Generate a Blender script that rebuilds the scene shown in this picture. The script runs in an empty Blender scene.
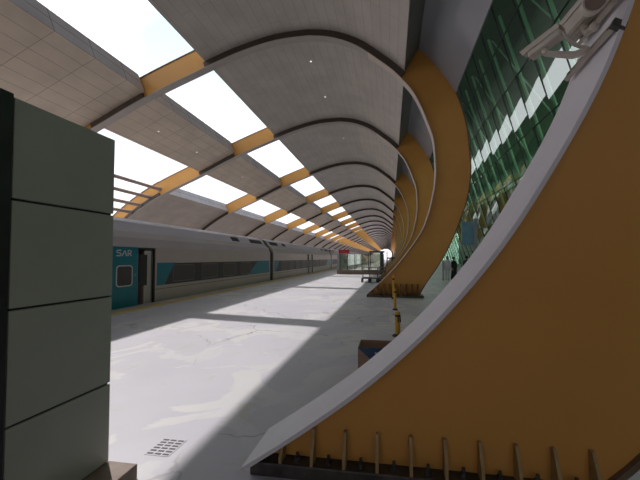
import bpy, bmesh, math, random
from mathutils import Vector, Matrix
random.seed(7)
S = bpy.context.scene
COL = S.collection
PI = math.pi

# ------------------------------------------------------------------ materials
def new_mat(name):
    m = bpy.data.materials.new(name); m.use_nodes = True
    nt = m.node_tree; nt.nodes.clear()
    out = nt.nodes.new('ShaderNodeOutputMaterial')
    return m, nt, out

def bsdf(nt, out, col=(.5, .5, .5), rough=.6, metal=0., spec=.5):
    b = nt.nodes.new('ShaderNodeBsdfPrincipled')
    b.inputs['Base Color'].default_value = (*col, 1)
    b.inputs['Roughness'].default_value = rough
    b.inputs['Metallic'].default_value = metal
    b.inputs['Specular IOR Level'].default_value = spec
    nt.links.new(b.outputs[0], out.inputs[0])
    return b

def noise_mat(name, c1, c2, scale=4., rough=.6, metal=0., spec=.5, detail=5., stretch=(1, 1, 1), r2=None, bump=0.):
    m, nt, out = new_mat(name); L = nt.links.new
    b = bsdf(nt, out, c1, rough, metal, spec)
    tc = nt.nodes.new('ShaderNodeTexCoord'); mp = nt.nodes.new('ShaderNodeMapping')
    mp.inputs['Scale'].default_value = stretch
    L(tc.outputs['Object'], mp.inputs[0])
    n = nt.nodes.new('ShaderNodeTexNoise'); n.inputs['Scale'].default_value = scale; n.inputs['Detail'].default_value = detail
    L(mp.outputs[0], n.inputs['Vector'])
    r = nt.nodes.new('ShaderNodeValToRGB')
    r.color_ramp.elements[0].position = .3; r.color_ramp.elements[1].position = .7
    r.color_ramp.elements[0].color = (*c1, 1); r.color_ramp.elements[1].color = (*c2, 1)
    L(n.outputs['Fac'], r.inputs[0]); L(r.outputs[0], b.inputs['Base Color'])
    if r2 is not None:
        mr = nt.nodes.new('ShaderNodeMapRange'); mr.inputs['To Min'].default_value = rough; mr.inputs['To Max'].default_value = r2
        L(n.outputs['Fac'], mr.inputs['Value']); L(mr.outputs[0], b.inputs['Roughness'])
    if bump:
        bp = nt.nodes.new('ShaderNodeBump'); bp.inputs['Strength'].default_value = bump; bp.inputs['Distance'].default_value = .02
        L(n.outputs['Fac'], bp.inputs['Height']); L(bp.outputs[0], b.inputs['Normal'])
    return m

def tile_mat(name, c1, c2, mortar, bw, rh, ms, rough=.5, spec=.5, offset=.5, metal=0.):
    m, nt, out = new_mat(name); L = nt.links.new
    b = bsdf(nt, out, c1, rough, metal, spec)
    tc = nt.nodes.new('ShaderNodeTexCoord')
    br = nt.nodes.new('ShaderNodeTexBrick')
    br.inputs['Scale'].default_value = 1.; br.inputs['Brick Width'].default_value = bw; br.inputs['Row Height'].default_value = rh
    br.inputs['Mortar Size'].default_value = ms; br.inputs['Mortar Smooth'].default_value = .1; br.offset = offset
    br.inputs['Color1'].default_value = (*c1, 1); br.inputs['Color2'].default_value = (*c2, 1); br.inputs['Mortar'].default_value = (*mortar, 1)
    L(tc.outputs['UV'], br.inputs['Vector'])
    n = nt.nodes.new('ShaderNodeTexNoise'); n.inputs['Scale'].default_value = .8; n.inputs['Detail'].default_value = 4
    L(tc.outputs['Object'], n.inputs['Vector'])
    mr = nt.nodes.new('ShaderNodeMapRange'); mr.inputs['From Min'].default_value = .3; mr.inputs['From Max'].default_value = .7
    mr.inputs['To Min'].default_value = .88; mr.inputs['To Max'].default_value = 1.08
    L(n.outputs['Fac'], mr.inputs['Value'])
    mx = nt.nodes.new('ShaderNodeMix'); mx.data_type = 'RGBA'; mx.blend_type = 'MULTIPLY'; mx.inputs['Factor'].default_value = 1
    L(br.outputs['Color'], mx.inputs['A']); L(mr.outputs[0], mx.inputs['B'])
    L(mx.outputs['Result'], b.inputs['Base Color'])
    return m

def glass_mat(name, tint, refl=.3, rough=.02):
    m, nt, out = new_mat(name); L = nt.links.new
    t = nt.nodes.new('ShaderNodeBsdfTransparent'); t.inputs[0].default_value = (*tint, 1)
    g = nt.nodes.new('ShaderNodeBsdfGlossy'); g.inputs['Roughness'].default_value = rough
    g.inputs['Color'].default_value = (.86, 1, .93, 1)
    lw = nt.nodes.new('ShaderNodeLayerWeight'); lw.inputs['Blend'].default_value = .35
    mr = nt.nodes.new('ShaderNodeMapRange'); mr.inputs['To Min'].default_value = refl; mr.inputs['To Max'].default_value = .33
    L(lw.outputs['Fresnel'], mr.inputs['Value'])
    mx = nt.nodes.new('ShaderNodeMixShader')
    L(mr.outputs[0], mx.inputs[0]); L(t.outputs[0], mx.inputs[1]); L(g.outputs[0], mx.inputs[2]); L(mx.outputs[0], out.inputs[0])
    return m

def emit_mat(name, col, s):
    m, nt, out = new_mat(name)
    e = nt.nodes.new('ShaderNodeEmission'); e.inputs[0].default_value = (*col, 1); e.inputs[1].default_value = s
    nt.links.new(e.outputs[0], out.inputs[0]); return m

def floor_mat():
    m, nt, out = new_mat('stone_floor'); L = nt.links.new; N = nt.nodes.new
    b = bsdf(nt, out, (.4, .4, .42), .45, 0, .45)
    tc = N('ShaderNodeTexCoord')
    def noise(scale, det=5, rough=.55, dist=0., vec=None):
        n = N('ShaderNodeTexNoise'); n.inputs['Scale'].default_value = scale; n.inputs['Detail'].default_value = det
        n.inputs['Roughness'].default_value = rough; n.inputs['Distortion'].default_value = dist
        L(vec or tc.outputs['Object'], n.inputs['Vector']); return n
    def ramp(src, p0, p1, c0, c1):
        r = N('ShaderNodeValToRGB'); e = r.color_ramp.elements
        e[0].position = p0; e[1].position = p1; e[0].color = (*c0, 1); e[1].color = (*c1, 1)
        L(src, r.inputs[0]); return r
    def mix(f, a, bb, mode='MIX'):
        x = N('ShaderNodeMix'); x.data_type = 'RGBA'; x.blend_type = mode
        if isinstance(f, float): x.inputs['Factor'].default_value = f
        else: L(f, x.inputs['Factor'])
        if isinstance(a, tuple): x.inputs['A'].default_value = (*a, 1)
        else: L(a, x.inputs['A'])
        if isinstance(bb, tuple): x.inputs['B'].default_value = (*bb, 1)
        else: L(bb, x.inputs['B'])
        return x.outputs['Result']
    base = ramp(noise(.55, 6).outputs['Fac'], .3, .7, (.52, .495, .55), (.61, .585, .635))
    # dusty patches with crisp outlines
    p = ramp(noise(1.0, 7, .52, 1.0).outputs['Fac'], .52, .545, (0, 0, 0), (1, 1, 1))
    zone = ramp(noise(.16, 3).outputs['Fac'], .36, .50, (0, 0, 0), (1, 1, 1))
    mm = N('ShaderNodeMath'); mm.operation = 'MULTIPLY'; L(p.outputs[0], mm.inputs[0]); L(zone.outputs[0], mm.inputs[1])
    c = mix(mm.outputs[0], base.outputs[0], (.655, .632, .635))
    st = ramp(noise(1.3, 6, .6, 1.5).outputs['Fac'], .58, .63, (0, 0, 0), (.4, .4, .4))
    c = mix(st.outputs[0], c, (.50, .46, .41))
    # thin irregular brown cracks
    nv = noise(1.1, 4, .6)
    va = N('ShaderNodeVectorMath'); va.operation = 'SCALE'; va.inputs['Scale'].default_value = .9; L(nv.outputs['Color'], va.inputs[0])
    vb = N('ShaderNodeVectorMath'); vb.operation = 'ADD'; L(tc.outputs['Object'], vb.inputs[0]); L(va.outputs[0], vb.inputs[1])
    vo = N('ShaderNodeTexVoronoi'); vo.feature = 'DISTANCE_TO_EDGE'; vo.inputs['Scale'].default_value = .55; L(vb.outputs[0], vo.inputs['Vector'])
    cr = ramp(vo.outputs['Distance'], .004, .012, (1, 1, 1), (0, 0, 0))
    cz = ramp(noise(.45, 3).outputs['Fac'], .50, .58, (0, 0, 0), (.6, .6, .6))
    m2 = N('ShaderNodeMath'); m2.operation = 'MULTIPLY'; L(cr.outputs[0], m2.inputs[0]); L(cz.outputs[0], m2.inputs[1])
    c = mix(m2.outputs[0], c, (.16, .10, .08))
    L(c, b.inputs['Base Color'])
    rr = N('ShaderNodeMapRange'); rr.inputs['To Min'].default_value = .38; rr.inputs['To Max'].default_value = .62
    L(noise(.9, 5).outputs['Fac'], rr.inputs['Value']); L(rr.outputs[0], b.inputs['Roughness'])
    return m

M = {}
M['floor'] = floor_mat()
M['yellow'] = noise_mat('ochre_paint', (.64, .32, .075), (.69, .35, .085), 1.2, .5, 0, .35)
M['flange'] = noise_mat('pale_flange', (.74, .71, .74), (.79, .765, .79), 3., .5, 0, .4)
M['brown'] = noise_mat('brown_steel', (.13, .09, .06), (.19, .13, .09), 6., .6)
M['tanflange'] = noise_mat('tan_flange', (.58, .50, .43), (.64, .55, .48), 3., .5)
M['shadeflange'] = noise_mat('shaded_flange_taupe', (.40, .36, .33), (.44, .40, .365), 3., .5)  # darker copy of the flange colour, with the roof shade put in
M['trim'] = noise_mat('gap_shade_dark', (.07, .052, .04), (.09, .068, .052), 6., .6)  # painted shade for the narrow gap above the flange
M['stiff'] = noise_mat('stiffener_paint', (.36, .24, .09), (.46, .33, .16), 14., .6)
M['steel'] = noise_mat('dark_steel', (.07, .065, .06), (.12, .11, .10), 12., .5, .5)
M['planks'] = tile_mat('ceiling_planks', (.52, .47, .435), (.545, .495, .455), (.37, .335, .31), 3.4, .42, .010, .42, .5)
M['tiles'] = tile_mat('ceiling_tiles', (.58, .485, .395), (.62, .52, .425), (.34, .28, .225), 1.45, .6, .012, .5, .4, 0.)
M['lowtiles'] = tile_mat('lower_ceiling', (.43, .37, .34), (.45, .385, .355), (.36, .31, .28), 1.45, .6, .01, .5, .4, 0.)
M['side'] = tile_mat('panel_side', (.66, .64, .68), (.71, .69, .73), (.22, .21, .21), 1.45, .5, .014, .5, .4, 0.)
M['strip'] = noise_mat('cove_strip', (.16, .17, .15), (.19, .20, .18), 2., .5)
M['sheet'] = noise_mat('grey_sheet', (.27, .28, .31), (.32, .33, .36), .5, .25, 0, .5)
M['roofing'] = noise_mat('roofing', (.45, .44, .42), (.52, .51, .49), 1., .7)
M['green'] = noise_mat('green_cladding', (.43, .42, .37), (.47, .46, .41), 2.5, .42, 0, .5, 6., bump=.02)
M['dark'] = noise_mat('dark_frame', (.012, .012, .013), (.025, .025, .026), 8., .5)
M['plinth'] = noise_mat('brown_stone', (.19, .13, .10), (.27, .19, .15), 9., .6)
M['silver'] = noise_mat('train_silver', (.54, .47, .43), (.58, .505, .465), 1.5, .38, .1, .5)
M['roofpaint'] = noise_mat('train_roof', (.70, .68, .77), (.75, .73, .82), .7, .45, 0, .5)
M['cove'] = noise_mat('train_cove', (.56, .52, .54), (.61, .57, .59), .9, .45, 0, .5)
M['teal'] = noise_mat('train_teal', (.006, .20, .27), (.01, .23, .30), 2., .35, 0, .5)
M['band'] = noise_mat('train_band', (.055, .053, .058), (.07, .065, .07), 2., .42, 0, .35)
M['tglass'] = noise_mat('train_window', (.085, .072, .068), (.10, .085, .08), 3., .42, 0, .35)
M['wframe'] = noise_mat('window_rim', (.16, .145, .145), (.18, .165, .16), 4., .4)
M['white'] = noise_mat('white_paint', (.72, .72, .70), (.80, .80, .78), 4., .5)
M['rim'] = noise_mat('pale_rim', (.6, .61, .59), (.7, .7, .68), 6., .45)
M['leaf'] = noise_mat('door_leaf', (.50, .47, .43), (.56, .53, .49), 3., .45)
M['tline'] = noise_mat('yellow_line', (.66, .42, .12), (.74, .52, .20), 2.5, .6)
M['bollard'] = noise_mat('bollard_yellow', (.62, .33, .03), (.72, .42, .05), 9., .5)
M['rubber'] = noise_mat('rubber', (.02, .02, .02), (.04, .04, .04), 10., .7)
M['card'] = noise_mat('cardboard', (.33, .22, .16), (.42, .29, .21), 6., .8, stretch=(1, 1, 6))
M['blue'] = noise_mat('blue_print', (.02, .06, .14), (.03, .08, .17), 8., .6)
M['cctv'] = noise_mat('cctv_cream', (.55, .49, .42), (.62, .56, .48), 5., .5)
M['rail'] = noise_mat('rail_tan', (.44, .38, .32), (.50, .44, .38), 5., .5)
M['fin'] = noise_mat('fin_brown', (.16, .085, .03), (.21, .115, .045), 8., .7)
M['mull'] = noise_mat('mullion', (.035, .05, .045), (.05, .065, .06), 3., .4, .4)
M['tube'] = noise_mat('inner_tube', (.78, .80, .76), (.84, .86, .82), 2., .5)
M['fglass'] = glass_mat('facade_glass', (.28, .60, .38), .07)
M['kglass'] = glass_mat('kiosk_glass', (.86, .88, .83), .10)
M['stonewall'] = tile_mat('stone_wall', (.34, .31, .25), (.27, .25, .20), (.12, .11, .09), 1.1, .55, .03, .7)
M['slab'] = noise_mat('floor_slab', (.13, .14, .12), (.17, .18, .155), 1.5, .7)
M['lamp'] = emit_mat('lamp_white', (1, .96, .88), 4.)
M['dot'] = emit_mat('downlight_white', (1, .95, .85), .7)
M['red'] = noise_mat('sign_red', (.42, .01, .02), (.5, .015, .03), 3., .4)
M['bluesign'] = noise_mat('sign_blue', (.13, .30, .42), (.19, .38, .50), 2., .35)
M['skin'] = noise_mat('skin', (.42, .27, .19), (.48, .31, .22), 9., .55)
M['black'] = noise_mat('black_cloth', (.012, .012, .015), (.028, .027, .032), 12., .85)
M['pale'] = noise_mat('pale_cloth', (.55, .52, .58), (.62, .60, .65), 12., .85)
M['navy'] = noise_mat('navy_cloth', (.03, .04, .08), (.05, .06, .10), 12., .85)
M['hair'] = noise_mat('hair', (.012, .01, .008), (.03, .025, .02), 20., .6)
M['ballast'] = noise_mat('ballast', (.26, .24, .22), (.36, .34, .31), 7., .9)
M['grey'] = noise_mat('grey_metal', (.30, .30, .32), (.36, .36, .38), 5., .5)
M['pipe'] = noise_mat('tube_brown', (.36, .28, .25), (.42, .33, .30), 3., .5)
M['maroon'] = noise_mat('trolley_paint', (.16, .09, .08), (.22, .13, .11), 6., .5)
M['farwall'] = noise_mat('far_wall', (.50, .48, .46), (.58, .56, .54), .3, .8)

# ------------------------------------------------------------------ mesh builder
class MB:
    def __init__(s): s.v = []; s.f = []; s.uv = []; s.mi = []
    def quad(s, pts, uvs=None, mi=0):
        b = len(s.v); s.v += [Vector(p) for p in pts]; s.f.append(tuple(range(b, b+len(pts))))
        s.uv.append(uvs or [(0, 0)]*len(pts)); s.mi.append(mi)
    def box(s, x0, x1, y0, y1, z0, z1, rot=None, mi=0):
        P = [Vector((x, y, z)) for z in (z0, z1) for y in (y0, y1) for x in (x0, x1)]
        if rot:
            c, R = rot; c = Vector(c); P = [c + R @ (p) for p in P]
        F = [(0, 2, 3, 1), (4, 5, 7, 6), (0, 1, 5, 4), (2, 6, 7, 3), (0, 4, 6, 2), (1, 3, 7, 5)]
        b = len(s.v); s.v += P
        for f in F:
            s.f.append(tuple(b+i for i in f)); s.mi.append(mi)
            q = [P[i] for i in f]; u = (q[1]-q[0]).length; w = (q[2]-q[1]).length
            s.uv.append([(0, 0), (u, 0), (u, w), (0, w)])
        return s
    def prism(s, prof, y0, y1, closed=True, mi=0, mis=None):
        """closed XZ outline extruded along Y, UV = (y, arc length)"""
        n = len(prof); b = len(s.v); acc = 0
        s.v += [Vector((x, y0, z)) for x, z in prof] + [Vector((x, y1, z)) for x, z in prof]
        for i in range(n):
            j = (i+1) % n
            d = math.hypot(prof[j][0]-prof[i][0], prof[j][1]-prof[i][1])
            s.f.append((b+i, b+j, b+n+j, b+n+i)); s.mi.append(mis[i] if mis else mi)
            s.uv.append([(y0, acc), (y0, acc+d), (y1, acc+d), (y1, acc)]); acc += d
        s.f.append(tuple(b+i for i in range(n))[::-1]); s.uv.append([(p[0], p[1]) for p in prof][::-1]); s.mi.append(mi)
        s.f.append(tuple(b+n+i for i in range(n))); s.uv.append([(p[0], p[1]) for p in prof]); s.mi.append(mi)
        return s
    def strip(s, A, B, y0, y1, mi=0, mis=(0, 0)):
        """slab between polylines A (below) and B (above), as quads, extruded along Y"""
        n = len(A); b = len(s.v)
        for (L, y) in ((A, y0), (B, y0), (A, y1), (B, y1)): s.v += [Vector((x, y, z)) for x, z in L]
        a = [0]
        for i in range(1, n): a.append(a[-1]+math.hypot(A[i][0]-A[i-1][0], A[i][1]-A[i-1][1]))
        for i in range(n-1):
            j = i+1
            for q, u, m in (((b+i, b+j, b+n+j, b+n+i), [(a[i], 0), (a[j], 0), (a[j], 1), (a[i], 1)], mi),
                         ((b+2*n+i, b+3*n+i, b+3*n+j, b+2*n+j), [(a[i], 0), (a[i], 1), (a[j], 1), (a[j], 0)], mi),
                         ((b+i, b+2*n+i, b+2*n+j, b+j), [(y0, a[i]), (y1, a[i]), (y1, a[j]), (y0, a[j])], mis[0]),
                         ((b+n+i, b+n+j, b+3*n+j, b+3*n+i), [(y0, a[i]), (y0, a[j]), (y1, a[j]), (y1, a[i])], mis[1])):
                s.f.append(q); s.uv.append(u); s.mi.append(m)
        for i in (0, n-1):
            d = math.hypot(A[i][0]-B[i][0], A[i][1]-B[i][1])
            s.f.append((b+i, b+n+i, b+3*n+i, b+2*n+i)); s.uv.append([(y0, 0), (y0, d), (y1, d), (y1, 0)]); s.mi.append(mis[2] if len(mis) > 2 else mi)
        return s
    def tube(s, pts, r, n=12, cap=True, mi=0):
        pts = [Vector(p) for p in pts]; b0 = len(s.v); rs = r if isinstance(r, (list, tuple)) else [r]*len(pts)
        up = None
        for i, p in enumerate(pts):
            t = (pts[min(i+1, len(pts)-1)]-pts[max(i-1, 0)]).normalized()
            if up is None: up = t.orthogonal().normalized()
            up = (up - t*up.dot(t)).normalized(); sd = t.cross(up)
            for k in range(n):
                a = 2*PI*k/n; s.v.append(p+(up*math.cos(a)+sd*math.sin(a))*rs[i])
        for i in range(len(pts)-1):
            for k in range(n):
                k2 = (k+1) % n
                s.f.append((b0+i*n+k, b0+i*n+k2, b0+(i+1)*n+k2, b0+(i+1)*n+k)); s.uv.append([(0, 0)]*4); s.mi.append(mi)
        if cap:
            s.f.append(tuple(b0+k for k in range(n))[::-1]); s.uv.append([(0, 0)]*n); s.mi.append(mi)
            e = b0+(len(pts)-1)*n
            s.f.append(tuple(e+k for k in range(n))); s.uv.append([(0, 0)]*n); s.mi.append(mi)
        return s
    def ball(s, c, rx, ry, rz, n=12, m=8, mi=0):
        pts = []; c = Vector(c); b = len(s.v)
        for i in range(m+1):
            th = PI*i/m
            for k in range(n):
                a = 2*PI*k/n
                s.v.append(c+Vector((rx*math.sin(th)*math.cos(a), ry*math.sin(th)*math.sin(a), rz*math.cos(th))))
        for i in range(m):
            for k in range(n):
                k2 = (k+1) % n
                s.f.append((b+i*n+k, b+(i+1)*n+k, b+(i+1)*n+k2, b+i*n+k2)); s.uv.append([(0, 0)]*4); s.mi.append(mi)
        return s
    def build(s, name, mats, parent=None, smooth=False, bevel=0., weld=True):
        me = bpy.data.meshes.new(name)
        off = wloc(parent) if parent else Vector((0, 0, 0))
        me.from_pydata([v-off for v in s.v], [], s.f)
        ul = me.uv_layers.new(name='UVMap'); i = 0
        for u in s.uv:
            for q in u: ul.data[i].uv = q; i += 1
        for m in (mats if isinstance(mats, (list, tuple)) else [mats]): me.materials.append(m)
        for p, k in zip(me.polygons, s.mi): p.material_index = k
        bm = bmesh.new(); bm.from_mesh(me)
        if weld: bmesh.ops.remove_doubles(bm, verts=bm.verts, dist=1e-5)
        bmesh.ops.recalc_face_normals(bm, faces=bm.faces)
        if smooth:
            for f in bm.faces: f.smooth = True
            for e in bm.edges:
                if len(e.link_faces) == 2 and e.calc_face_angle(0) > .7: e.smooth = False
        bm.to_mesh(me); bm.free()
        o = bpy.data.objects.new(name, me); COL.objects.link(o)
        if parent: o.parent = parent
        if bevel:
            md = o.modifiers.new('bevel', 'BEVEL'); md.width = bevel; md.segments = 2; md.limit_method = 'ANGLE'
        return o

def wloc(o):
    v = Vector(o.location)
    while o.parent: o = o.parent; v += Vector(o.location)
    return v
def tag(o, label=None, cat=None, group=None, kind=None):
    if label: o['label'] = label
    if cat: o['category'] = cat
    if group: o['group'] = group
    if kind: o['kind'] = kind
    return o
def empty(name, loc, label, cat, group=None, kind=None):
    o = bpy.data.objects.new(name, None); COL.objects.link(o); o.location = loc; o.empty_display_size = .2
    return tag(o, label, cat, group, kind)
KIDS = {}
def copy_tree(o, parent=None):
    c = o.copy(); COL.objects.link(c)
    if parent: c.parent = parent
    for ch in [x for x in bpy.data.objects if x.parent == o]: copy_tree(ch, c)
    return c

def spline(P, step=.25):
    """Catmull-Rom through the points, resampled"""
    out = []
    for i in range(len(P)-1):
        p0 = P[max(i-1, 0)]; p1 = P[i]; p2 = P[i+1]; p3 = P[min(i+2, len(P)-1)]
        n = max(2, int(math.dist(p1, p2)/step))
        for k in range(n):
            t = k/n
            out.append(tuple(.5*((2*p1[j])+(-p0[j]+p2[j])*t+(2*p0[j]-5*p1[j]+4*p2[j]-p3[j])*t*t+(-p0[j]+3*p1[j]-3*p2[j]+p3[j])*t**3) for j in (0, 1)))
    out.append(P[-1]); return out
def resample(P, n):
    d = [0]
    for i in range(1, len(P)): d.append(d[-1]+math.dist(P[i], P[i-1]))
    out = []; k = 0
    for i in range(n):
        t = d[-1]*i/(n-1)
        while k < len(P)-2 and d[k+1] < t: k += 1
        u = (t-d[k])/max(1e-9, d[k+1]-d[k]); u = min(max(u, 0), 1)
        out.append((P[k][0]+(P[k+1][0]-P[k][0])*u, P[k][1]+(P[k+1][1]-P[k][1])*u))
    return out
def offset(P, d):
    """offset to the left of the travel direction (outward for a profile running tip -> crown -> far side)"""
    out = []
    for i in range(len(P)):
        a = P[max(i-1, 0)]; b = P[min(i+1, len(P)-1)]
        tx, tz = b[0]-a[0], b[1]-a[1]; l = math.hypot(tx, tz) or 1
        out.append((P[i][0]+tz/l*d, P[i][1]-tx/l*d))
    return out
def between(P, x0, x1, zmin=4.):
    """part of polyline with x0<=x<=x1 on its roof side, ends interpolated"""
    out = []
    Q = [p for p in P]
    for i in range(len(Q)-1):
        a, b = Q[i], Q[i+1]
        if min(a[1], b[1]) < zmin: continue
        for p, q in ((a, b),):
            for X in (x1, x0):
                if (p[0]-X)*(q[0]-X) < 0:
                    t = (X-p[0])/(q[0]-p[0]); out.append((X, p[1]+(q[1]-p[1])*t))
            if x0 <= q[0] <= x1: out.append(q)
    return out

# ------------------------------------------------------------------ rib profile (x, z)
CROWN = (-3.5, 11.32)
LEFT_IN = [CROWN, (-5.0, 11.27), (-6.74, 10.9), (-8.46, 10.31), (-11.45, 9.18), (-14.3, 7.86), (-17.6, 6.42), (-20.4, 4.68), (-22.6, 2.6), (-24.2, .1)]
RIGHT_IN = [(-.92, .1), (-.61, .38), (-.17, .80), (.40, 1.42), (.87, 2.03), (1.30, 2.69), (1.56, 3.33), (1.77, 4.2), (1.87, 4.96), (1.86, 5.72),
            (1.78, 6.5), (1.53, 7.26), (1.28, 7.9), (.94, 8.55), (.48, 9.12), (.03, 9.57), (-.43, 9.95), (-1.4, 10.68), (-2.47, 11.14), CROWN]
RIGHT_IN1 = [(-1.03, .1), (-.61, .385), (-.15, .735), (.30, 1.16), (.71, 1.66), (1.04, 2.19), (1.29, 2.66), (1.46, 3.09), (1.60, 3.55), (1.75, 4.2)] + RIGHT_IN[8:]
OUT_R = [(1.18, .1), (1.47, .6), (2.0, 1.38), (2.45, 2.24), (2.8, 3.11), (3.06, 3.86), (3.2, 4.6), (3.25, 5.2), (3.21, 5.95), (3.08, 7.11),
         (2.66, 8.45), (1.94, 9.58), (1.21, 10.4), (.2, 11.3), (-1.0, 12.0), (-2.3, 12.35), (-3.7, 12.42)]
OUT_R1 = [(1.40, .1), (1.72, .42), (2.10, .95), (2.5, 1.9), (2.8, 2.9)] + OUT_R[5:]

def rib_curves(first):
    a = spline(RIGHT_IN1 if first else RIGHT_IN, .05); b = spline(LEFT_IN, .4)
    ao = spline(OUT_R1 if first else OUT_R, .2)
    inner = resample(a, 96)+resample(b, 50)[1:]
    bo = offset(b, 1.08); bo[0] = ao[-1]
    outer = resample(ao, 96)+resample(bo, 50)[1:]
    return inner, outer
IN, OUT = rib_curves(False)
IN1, OUT1 = rib_curves(True)

RIB_Y = [2.02, 12.4, 20.75, 30.58, 40.6, 50.2, 60.2]
while RIB_Y[-1] < 325: RIB_Y.append(RIB_Y[-1]+9.9)
NR = len(RIB_Y)
ORD = ['nearest', 'second', 'third', 'fourth', 'fifth', 'sixth', 'seventh', 'eighth', 'ninth', 'tenth', 'eleventh', 'twelfth', 'thirteenth', 'fourteenth',
       'fifteenth', 'sixteenth', 'seventeenth', 'eighteenth', 'nineteenth', 'twentieth', 'twenty-first', 'twenty-second', 'twenty-third', 'twenty-fourth', 'twenty-fifth', 'twenty-sixth', 'twenty-seventh', 'twenty-eighth', 'twenty-ninth', 'thirtieth', 'thirty-first', 'thirty-second', 'thirty-third', 'thirty-fourth', 'thirty-fifth', 'thirty-sixth']

def make_rib(y, first, detail, label):
    inn, out = (IN1, OUT1) if first else (IN, OUT)
    root = empty('arched_rib', (.1, y+.25, 0), label, 'rib', 'curved yellow ribs carrying the platform roof')
    yw = y+.25
    mb = MB(); mb.strip(offset(inn, -.01), out, yw-.035, yw+.035, mis=(0, 0)); mb.build('web', M['yellow'], root, smooth=True)
    cut = 78; fw = .5 if first else .36; yf = yw-fw/2
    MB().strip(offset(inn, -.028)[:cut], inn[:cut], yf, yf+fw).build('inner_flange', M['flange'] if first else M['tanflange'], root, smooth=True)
    MB().strip(offset(inn, -.028)[cut-1:], inn[cut-1:], yf, yf+fw).build('shaded_flange', M['shadeflange'], root, smooth=True)  # roof stretch of the flange, coloured darker to stand for its shade
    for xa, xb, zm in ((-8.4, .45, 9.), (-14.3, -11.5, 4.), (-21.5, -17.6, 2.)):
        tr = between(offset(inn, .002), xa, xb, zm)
        MB().strip(tr, offset(tr, .292), yw-.13, yw+.13).build('gap_shade', M['trim'], root, smooth=True)  # dark strips painting the shade between ceiling panel and flange
    MB().strip(offset(out, -.02), offset(out, .02), yw-.07, yw+.07).build('outer_flange', M['brown'], root, smooth=True)
    x1 = 1.55 if first else 1.33
    MB().box(-1.03 if first else -.95, x1, y+(.11 if first else -.14), y+.52, 0, .1).build('base_plate', M['steel'], root, bevel=.01)
    if detail:
        low = inn[:45]
        def zin(x):
            for a, b in zip(low, low[1:]):
                if a[0] <= x <= b[0]: return a[1]+(b[1]-a[1])*(x-a[0])/(b[0]-a[0])
            return 9.
        nst = 10 if first else 9
        for k in range(nst):
            x = -.80+.235*k if first else -.72+.23*k
            h = min(.23 if first else .44, zin(x)-.125)
            d = .10 if first else .33
            if h < .02: continue
            w = .011 if first else .03
            m = MB()
            pr = [(yw-.035, .1), (yw-.035, .1+h), (yw-.035-.035, .1+h), (yw-.035-d, .1+h*.32), (yw-.035-d, .1)]
            b = len(m.v)
            m.v += [Vector((x-w, p[0], p[1])) for p in pr]+[Vector((x+w, p[0], p[1])) for p in pr]
            for i in range(5):
                j = (i+1) % 5; m.f.append((i, j, 5+j, 5+i)); m.uv.append([(0, 0)]*4); m.mi.append(0)
            m.f += [(0, 1, 2, 3, 4), (9, 8, 7, 6, 5)]; m.uv += [[(0, 0)]*5]*2; m.mi += [0, 0]
            m.build('stiffener', M['stiff'] if first else M['fin'], root)
            if first and k < nst-1:
                xb = x+.118
                m = MB(); m.tube([(xb, yw-.09, .1), (xb, yw-.09, .112)], .026, 12).tube([(xb, yw-.09, .112), (xb, yw-.09, .137)], .022, 6).tube([(xb, yw-.09, .137), (xb, yw-.09, .165)], .012, 8)
                m.build('anchor_bolt', M['steel'], root)
    return root

def riblabel(i):
    if i == 0: return 'huge curved ochre rib in front, filling the lower right, cameras clamped to it'
    if i == 1: return 'whole curved ochre rib standing behind the yellow bollards, second from the front'
    return 'curved ochre roof rib, %s from the front in the receding row' % ORD[i]
make_rib(RIB_Y[0], True, True, riblabel(0))
make_rib(RIB_Y[1], False, True, riblabel(1))
proto = make_rib(RIB_Y[2], False, False, riblabel(2))
for i in range(3, NR):
    c = copy_tree(proto); c.location.y = RIB_Y[i]+.25; c['label'] = riblabel(i)

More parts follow.
